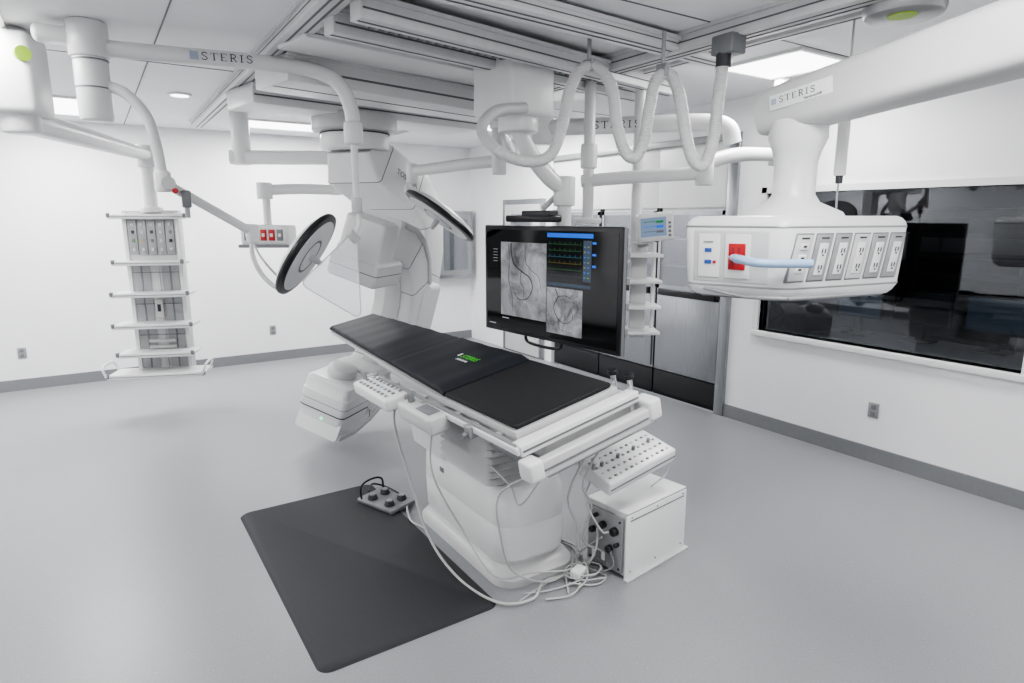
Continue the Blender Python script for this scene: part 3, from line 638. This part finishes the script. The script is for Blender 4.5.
cable([(1.72,2.30,.012),(1.84,2.26,.012),(1.94,2.30,.012),(2.0,2.40,.03),(2.12,2.52,.04),(2.14,2.36,.2)],.005,tl_)
cable([(1.90,2.26,.03),(1.99,2.30,.04),(2.06,2.40,.05),(2.00,2.46,.03),(1.92,2.40,.03),(1.97,2.31,.03),(2.10,2.27,.02)],.004,tl_)
cable([(1.96,2.44,.02),(2.08,2.45,.03),(2.13,2.36,.04),(2.04,2.29,.05),(1.95,2.34,.05),(1.99,2.43,.04)],.004,tl_)
cable([(2.12,2.75,.012),(2.13,2.60,.03),(2.08,2.48,.04),(2.08,2.36,.02),(2.15,2.28,.06),(2.15,2.30,.15)],.005,"thin dark cable beside the equipment box",M_grey)
cable([(2.45,2.34,.66),(2.60,2.34,.58),(2.62,2.36,.46),(2.52,2.38,.392)],.005,"pale cable from the control box to the equipment box")
MB().box((1.98,2.36,.05),(.09,.06,.04),M_white,.01,rz=.4).out("cable_connector",loc=(1.98,2.36,.03),label="white cable connector block among floor cables",cat="connector")

b=MB();Fm=frame((1.06,3.275,0),(1,0,0),(0,1,0),(0,0,1))
b.loft([rr((0,0,z),V((1,0,0)),V((0,1,0)),w,h,.06,6) for z,w,h in((0,.90,1.76),(.006,.89,1.75),(.012,.875,1.735))],M_mat,True,Fm)
b.out("floor_mat",loc=(1.06,3.275,0),label="dark grey rubber anti-fatigue mat on the floor",cat="mat")
e=thing("foot_pedal",(1.48,3.80,.012),"grey foot switch with round pedals and carrying bow","foot pedal")
F=frame((1.475,3.78,.012),(.93,.36,0),(-.36,.93,0),(0,0,1))
MB().bb((-.11,-.17,0),(.11,.17,.03),M_grey,.01,F).out("base",e)
for x,y in((-.055,-.09),(.055,-.09),(-.055,.07),(.055,.07)):
    MB().cyl(F@V((x,y,.028)),F@V((x,y,.06)),.034,M_seam,r2=.028,bev=.006).cyl(F@V((x,y,.059)),F@V((x,y,.066)),.02,M_alu).out("pedal",e)
MB().tube([F@V((-.10,.13,.02)),F@V((-.09,.14,.11)),F@V((0,.15,.13)),F@V((.09,.14,.11)),F@V((.10,.13,.02))],.007,M_black).out("handle",e)
cable([(1.56,3.70,.03),(1.56,3.64,.025),(1.53,3.55,.02),(1.50,3.42,.02),(1.53,3.3,.02)],.006,"pale cable from foot pedal to table base")
cable([(1.42,3.96,.04),(1.48,4.04,.05),(1.56,3.98,.03),(1.60,3.80,.02),(1.555,3.60,.02)],.006,"dark cable from foot pedal to table base",M_black)

# ------------------------------------------------------------ big monitor
pR=V((2.685,2.85,0));pL=V((2.545,4.24,0));ux=(pR-pL);WM=ux.length;ux.normalize();nz=ux.cross(Z_).normalized()
if nz.x>0: nz=-nz
O=(pL+pR)/2;O.z=1.445;HM=.80
F=frame(O,ux,Z_,nz)
e=thing("display_monitor",(2.66,3.52,1.45),"large black flat display showing angiograms and vital traces","monitor")
MB().bb((-WM/2,-HM/2,-.05),(WM/2,HM/2,0),M_black,.008,F).bb((-WM/2-.003,-HM/2-.003,-.042),(WM/2+.003,HM/2+.003,-.010),M_grey,.008,F).bb((-.5,-.3,-.11),(.5,.3,-.04),M_black,.02,F).out("housing",e)
w_,h_=WM-.06,HM-.06
s=MB().bb((-w_/2,-h_/2,.0),(w_/2,h_/2,.002),M_screen,0,F).out("screen",e)
def sx(a): return -w_/2+a*w_
def sy(a): return h_/2-a*h_
MB().bb((sx(.13),sy(.86),.002),(sx(.51),sy(.12),.003),M_ang1,0,F).out("angiogram",s)
MB().bb((sx(.515),sy(.95),.002),(sx(.775),sy(.52),.003),M_ang2,0,F).out("angiogram",s)
def vess(b,p,r): b.tube([F@V((sx(x),sy(y),.0030)) for x,y in p],lambda t:r*(1-.6*t),E_vess,seg=6,n=6)
b=MB()
vess(b,[(.22,.13),(.225,.24),(.25,.34),(.31,.40),(.38,.46),(.40,.56),(.36,.66),(.29,.68),(.25,.62)],.0055)
vess(b,[(.20,.14),(.205,.32),(.20,.50),(.23,.66),(.235,.82)],.0030)
vess(b,[(.31,.40),(.30,.50),(.33,.58),(.32,.72)],.0026);vess(b,[(.34,.14),(.345,.30),(.39,.38),(.45,.44),(.47,.56)],.0024);b.out("vessel_drawing",s)
b=MB();vess(b,[(.58,.53),(.60,.60),(.57,.70),(.60,.80),(.66,.84),(.71,.78),(.69,.68)],.0035);vess(b,[(.60,.60),(.66,.585),(.70,.61),(.74,.57)],.0025);vess(b,[(.60,.80),(.62,.90),(.70,.92)],.002)
b.out("vessel_drawing",s)
b=MB()
b.bb((sx(.515),sy(.060),.002),(sx(.84),sy(.02),.004),E_blue,0,F);b.bb((sx(.775),sy(.44),.002),(sx(.83),sy(.08),.0035),E_dim,0,F);b.bb((sx(.515),sy(.50),.002),(sx(.83),sy(.47),.0035),E_dim,0,F)
for k in range(7):
    for j in range(2): b.bb((sx(.780+.024*j),sy(.14+.045*k),.0035),(sx(.792+.024*j),sy(.130+.045*k),.0045),(E_cyan,E_yel,E_blue)[(k+j)%3],0,F)
for k in range(3): b.bb((sx(.835),sy(.11+.10*k),.002),(sx(.86),sy(.09+.10*k),.003),E_blue,0,F)
for k,m in enumerate((E_green,E_green,E_cyan,E_yel,E_green,E_dim)):
    P_=[]
    for j in range(66):
        x=.52+j*.0037;ph_=(j%10)
        y=.12+k*.057-(.022 if ph_==4 else (-.006 if ph_==5 else (.006 if ph_==8 else 0)))*(1 if k<4 else .5)
        P_.append(F@V((sx(x),sy(y),.0022)))
    b.tube(P_,.0008,m,seg=4,n=1)
b.out("vitals_display",s)
for k in range(5): MB().bb((sx(.06),sy(.2+.03*k),.002),(sx(.10),sy(.195+.03*k),.003),E_grey,0,F).out("screen_text",s)
MB().bb((sx(.14),sy(.895),.002),(sx(.20),sy(.885),.003),E_grey,0,F).out("screen_text",s)
MB().bb((sx(.02),sy(.97),.002),(sx(.08),sy(.96),.003),E_grey,0,F).out("screen_text",s)
b=MB();b.box((2.36,3.56,2.70),(.38,.38,.34),M_white,.03,rz=.15);b.cyl((2.38,3.54,2.44),(2.38,3.54,2.54),.13,M_white,bev=.01);b.box((2.36,3.56,2.89),(.46,.46,.06),M_off,.01,rz=.15);b.out("ceiling_carriage",e)
b=MB();b.tube([(2.38,3.54,2.48),(2.46,3.54,2.34),(2.62,3.54,2.18),(2.74,3.53,2.10)],.055,M_white,seg=18);b.out("arm",e)
MB().tube([(2.45,3.62,2.46),(2.55,3.64,2.36),(2.68,3.64,2.24),(2.78,3.60,2.12)],.035,M_off,seg=14).out("arm",e)
b=MB();b.cyl((2.76,3.53,1.60),(2.76,3.53,2.18),.05,M_white);b.cyl((2.76,3.53,1.98),(2.76,3.53,2.18),.075,M_white,bev=.015);b.box((2.72,3.53,1.60),(.06,.30,.30),M_off,.01);b.tube([(2.70,3.70,1.96),(2.76,3.62,2.05),(2.76,3.53,2.08)],.02,M_off);b.out("mount",e)
b=MB();b.box((2.60,3.68,1.895),(.10,.50,.05),M_black,.015,rz=.1);b.box((2.60,3.60,1.93),(.08,.3,.04),M_seam,.01,rz=.1);b.out("sensor_bar",e)
b=MB();b.tube([F@V((-.25,-HM/2+.01,-.03)),F@V((-.2,-HM/2-.05,-.03)),F@V((.1,-HM/2-.05,-.03)),F@V((.15,-HM/2+.01,-.03))],.012,M_black);b.out("handle",e)

# festoon hose
b=MB()
b.tube([(2.30,3.34,2.56),(2.08,3.33,2.52),(1.965,3.30,2.40),(2.01,3.17,2.27),(2.13,3.06,2.215),(2.26,3.02,2.26),(2.33,3.0,2.44),(2.36,2.99,2.60),(2.42,2.97,2.72),(2.50,2.92,2.735),(2.545,2.84,2.63),(2.54,2.78,2.42),(2.56,2.73,2.27),(2.61,2.70,2.235),(2.655,2.68,2.32),(2.67,2.66,2.50),(2.70,2.65,2.64),(2.76,2.61,2.68),(2.785,2.55,2.56),(2.775,2.48,2.34),(2.80,2.44,2.21),(2.86,2.42,2.19),(2.91,2.41,2.30),(2.935,2.41,2.50),(2.95,2.40,2.78)],.034,M_off,seg=16,n=10,corr=.014)
b.out("corrugated_hose",loc=(2.6,2.7,2.78),label="white corrugated cable hose looped below the ceiling",cat="hose")
e=thing("hose_carriage",(2.95,2.40,2.85),"grey hose end carriage on the ceiling rail","hose bracket")
MB().box((2.97,2.39,2.81),(.12,.14,.10),M_grey,.01).out("body",e);MB().cyl((2.95,2.40,2.70),(2.95,2.40,2.77),.04,M_seam).out("fitting",e)
for x,y,z in((2.47,2.95,2.77),(2.73,2.63,2.72)):
    e=thing("hose_hanger",(x,y,z),"small steel hanger clip holding the corrugated hose","hanger","hose hangers")
    MB().box((x,y,z-.02),(.03,.08,.07),M_alu,.006).out("clip",e);MB().cyl((x,y,z),(x,y,HC-.05),.012,M_alu).out("rod",e)

# ------------------------------------------------------------ boom E + small rack
e=thing("monitor_boom",(3.05,3.53,HC),"white ceiling boom with straight post and long horizontal arms","boom")
b=MB();b.cyl((3.05,3.62,1.88),(3.05,3.62,2.85),.04,M_white,bev=.005);b.cyl((3.05,3.62,2.25),(3.05,3.62,2.42),.06,M_white,bev=.01);b.cyl((3.05,3.62,1.86),(3.05,3.62,1.90),.10,M_white,bev=.01);b.out("column",e)
b=MB();b.tube([(3.02,3.66,2.16),(3.2,3.45,2.18),(3.5,3.08,2.20),(3.58,2.98,2.20)],.045,M_white,seg=16);b.cyl((3.56,3.0,2.12),(3.56,3.0,2.30),.06,M_white,bev=.01)
b.tube([(3.56,3.0,2.27),(3.9,3.0,2.34),(4.5,3.1,2.38)],.05,M_white,seg=16);b.cyl((4.5,3.1,2.3),(4.5,3.1,HC),.06,M_white);b.out("arm",e)
b=MB();b.tube([(2.95,4.05,2.57),(3.43,3.53,2.57),(3.75,3.19,2.57),(3.86,3.07,2.53),(3.89,3.04,2.42)],.06,M_white,seg=18);b.cyl((2.95,4.05,2.45),(2.95,4.05,2.85),.08,M_white,bev=.01)
d=V((.48,-.52,0)).normalized();nn=V((d.y,-d.x,0));serif(b,"STERIS",.052,M_textd,frame(V((3.33,3.639,2.57))+nn*.0625,d,(0,0,1),nn));b.out("arm",e)
e=thing("shelf_rack",(3.42,3.45,1.0),"narrow white equipment rack with shelves behind the display","rack")
Fg=frame((3.42,3.45,0),R_,F_,Z_)
MB().cyl((3.42,3.5,1.7),(3.42,3.5,HC),.04,M_white).out("column",e)
for x in(-.11,.11): MB().bb((x-.012,-.02,1.02),(x+.012,.02,1.72),M_white,.003,Fg).out("post",e)
MB().bb((-.06,-.01,1.0),(.06,.05,1.72),M_off,.006,Fg).out("spine",e)
for z in(1.06,1.25,1.44,1.63):
    MB().bb((-.14,-.18,z-.012),(.14,.10,z+.012),M_white,.005,Fg).bb((-.145,-.19,z-.02),(-.10,-.16,z+.03),M_alu,.004,Fg).out("shelf",e)
e=thing("vital_signs_monitor",(3.40,3.25,1.80),"small white patient monitor with lit bluish screen","monitor")
xv=V((.80,-.6,.10)).normalized();nv=V((-.62,-.76,-.18));nv=(nv-xv*nv.dot(xv)).normalized();yv=nv.cross(xv)
Fv=frame((3.36,3.24,1.83),xv,yv,nv)
MB().bb((-.13,-.10,-.08),(.13,.10,0),M_white,.02,Fv).out("housing",e)
sv=MB().bb((-.105,-.06,.0),(.075,.075,.003),E_pale,0,Fv).out("screen",e)
for k,m in enumerate((E_green,E_blue,M_grey)): MB().bb((-.085,.045-.035*k,.003),(.01,.050-.035*k,.004),m,0,Fv).bb((.005,.035-.035*k,.003),(.055,.052-.035*k,.004),m,0,Fv).out("waveform",sv)
for k in range(4): MB().box((.10,-.06+.03*k,.002),(.018,.016,.006),M_grey,.002,Fv).out("button",e)
MB().cyl((3.38,3.30,1.72),(3.42,3.45,1.70),.02,M_alu).out("bracket",e)

# ------------------------------------------------------------ boom C (right)
e=thing("service_boom",(3.05,.5,HC),"large white ceiling boom with wide service head and outlets","service boom")
A=V((3.09,2.03,2.46));Bp=V((3.03,.45,2.66));d=(Bp-A);sd=d.cross(Z_).normalized();up=sd.cross(d.normalized())
b=MB();b.loft([rr(A+d*t,sd,up if up.z>0 else -up,w,h,.05) for t,w,h in((-.12,.18,.17),(-.105,.23,.22),(0,.24,.24),(.3,.26,.25),(.6,.28,.27),(1,.30,.30))],M_off)
nrm=-sd if sd.x>0 else sd
dn=d.normalized();un_=nrm.cross(dn)
Fa=frame(A+d*.06+nrm*.1245+V((0,0,.02)),dn,un_,nrm)
b.box((0,0,0),(.34,.075,.004),M_textw,.001,Fa)
serif(b,"STERIS",.030,M_textd,Fa@Matrix.Translation((-.015,.006,.003)));b.box((-.145,.004,.003),(.028,.028,.002),M_logo,0,Fa)
b.text("HarmonyAIR",.018,M_textg,Fa@Matrix.Translation((.07,-.024,.003)))
b.loft([rr(A+d*q,sd,up,.262,.252,.05) for q in(.345,.350)],M_groove)
b.cyl((3.03,.45,2.6),(3.03,.45,HC),.2,M_white);b.out("arm",e)
b=MB();cx,cy_=3.10,2.02
b.lathe([(.12,2.40),(.14,2.38),(.145,2.30),(.12,2.24),(.105,2.18),(.105,2.02),(.13,1.98),(.24,1.93),(.26,1.90)],M_white,Matrix.Translation((cx,cy_,0)),40);b.out("drop_column",e)
plan=[(2.60,2.32),(2.745,1.80),(3.62,1.66),(3.72,2.28)]
ctr=V((sum(p[0] for p in plan)/4,sum(p[1] for p in plan)/4,0))
def ring(z,sc,r=.06):
    P_=[ctr+(V((p[0],p[1],0))-ctr)*sc for p in plan];o=[]
    n=6
    for i in range(4):
        a,bq,c=P_[i-1],P_[i],P_[(i+1)%4];d1=(a-bq).normalized();d2=(c-bq).normalized()
        s0=bq+d1*r;s1=bq+d2*r
        for k in range(n+1):
            t=k/n;q=s0*(1-t)**2+bq*2*t*(1-t)+s1*t*t;o.append(V((q.x,q.y,z)))
    return o
b=MB();b.loft([ring(z,s_) for z,s_ in((1.50,.84),(1.505,.885),(1.525,.93),(1.555,.965),(1.70,.985),(1.86,.998),(1.880,.985),(1.900,.95),(1.910,.90))],M_white)
b.loft([ring(z,s_) for z,s_ in((1.494,.84),(1.502,.86))],M_grey);b.loft([ring(z,s_) for z,s_ in((1.556,.967),(1.559,.974),(1.566,.974))],M_alu);b.loft([ring(z,s_) for z,s_ in((1.852,.999),(1.856,1.005),(1.862,1.001))],M_alu);b.out("service_head",e)
def face(a,c,inn):
    a=V((a[0],a[1],1.71));c=V((c[0],c[1],1.71));x=(c-a).normalized();n=x.cross(Z_)
    k=inn*.033/.30
    zup=(Z_+n*k).normalized();n2=x.cross(zup).normalized()
    cc_=(a+c)/2;cc_-=n*(k*.15+.002)
    return frame(cc_,x,zup,n2),(c-a).length
Fl,Ll=face(plan[0],plan[1],.50);Fr,Lr=face(plan[1],plan[2],.30)
b=MB();b.bb((-Ll/2+.07,-.135,-.012),(Ll/2-.08,.13,.006),M_off,.010,Fl);b.out("outlet_panel",e)
o1=MB().bb((-.17,-.11,.004),(-.055,.11,.013),M_white,.005,Fl).out("outlet",e);o2=MB().bb((-.03,-.11,.004),(.100,.11,.013),M_white,.005,Fl).out("outlet",e,label="red outlet on a white plate")
for z in(-.03,.03):
    MB().box((-.115,z,.015),(.035,.02,.008),M_navy,.002,Fl).out("socket",o1)
    MB().box((.035,z*1.15,.015),(.085,.062,.01),M_red,.004,Fl).bb((.015,z*1.15-.012,.019),(.020,z*1.15+.012,.0215),M_textd,0,Fl).bb((.045,z*1.15-.012,.019),(.050,z*1.15+.012,.0215),M_textd,0,Fl).out("socket",o2)
MB().box((-.115,.072,.015),(.05,.006,.004),M_grey,0,Fl).out("marking",o1);MB().box((-.08,-.03,.015),(.014,.014,.008),M_red,0,Fl).out("button",o1)
SH=Matrix.Identity(4);SH[0][1]=.18
for k in range(6):
    x=-.345+k*.134;FF=Fr@Matrix.Translation((x,0,0))@SH
    b=MB();b.bb((-.060,-.120,-.012),(.060,.118,.004),M_grey,.004,FF);b.bb((-.054,-.112,.002),(.054,.110,.010),M_alu if k%3 else M_off,.004,FF)
    if k==0:
        for z in(-.055,0,.055): b.box((0,z,.013),(.05,.032,.008),M_white,.003,FF);b.box((0,z,.018),(.02,.010,.003),M_seam,0,FF)
    else:
        b.bb((-.028,-.086,.008),(.028,.070,.016),M_white,.008,FF)
        for z in(-.048,.032):
            for q in(-.010,.010): b.box((q,z,.017),(.006,.022,.003),M_seam,0,FF)
            b.cyl(FF@V((0,z-.020,.015)),FF@V((0,z-.020,.019)),.005,M_seam,seg=8)
    b.box((0,.094,.011),(.05,.008,.002),M_seam,0,FF)
    b.out("outlet",e)
b=MB()
b.tube([Fl@V((.03,.0,.02)),Fl@V((.035,.0,.06)),Fl@V((.10,-.002,.11)),Fl@V((.20,-.012,.12)),(2.80,1.70,1.69)],lambda t:.021 if t>.35 else .016,M_blue,seg=14);b.out("handle",e,label="translucent blue grip")
b=MB();b.tube([(2.66,2.2,1.54),(2.66,1.95,1.52),(2.755,1.78,1.52)],.009,M_alu);b.tube([(2.755,1.78,1.52),(2.9,1.745,1.52),(3.2,1.70,1.52)],.009,M_alu);b.out("rail",e)
b=MB();b.cyl((3.36,1.93,2.12),(3.36,1.93,2.42),.03,M_white,bev=.006);b.cyl((3.36,1.93,2.42),(3.36,1.93,HC),.006,M_cable);b.cyl((3.36,1.93,2.08),(3.36,1.93,2.12),.018,M_seam)
b.tube([(3.36,1.93,2.1),(3.355,1.93,2.02),(3.36,1.93,1.95),(3.35,1.93,1.925)],.005,M_alu);b.out("hose_retractor",loc=(3.36,1.93,HC),label="white cylindrical hose retractor with hook",cat="retractor")
e=thing("ceiling_hub",(3.22,1.60,HC),"grey round ceiling hub with lime oval label","ceiling mount")
MB().cyl((3.22,1.62,2.80),(3.22,1.62,HC),.17,M_alu,bev=.03,seg=40).out("cover",e)
MB().cyl((3.17,1.60,2.794),(3.17,1.60,2.801),.06,M_lime).out("hub_label",e)

w=bpy.data.worlds.new("room_world");bpy.context.scene.world=w;w.use_nodes=True
w.node_tree.nodes["Background"].inputs[0].default_value=(.9,.92,1,1);w.node_tree.nodes["Background"].inputs[1].default_value=.3
for o in bpy.data.objects:
    if "_o" in o: del o["_o"]
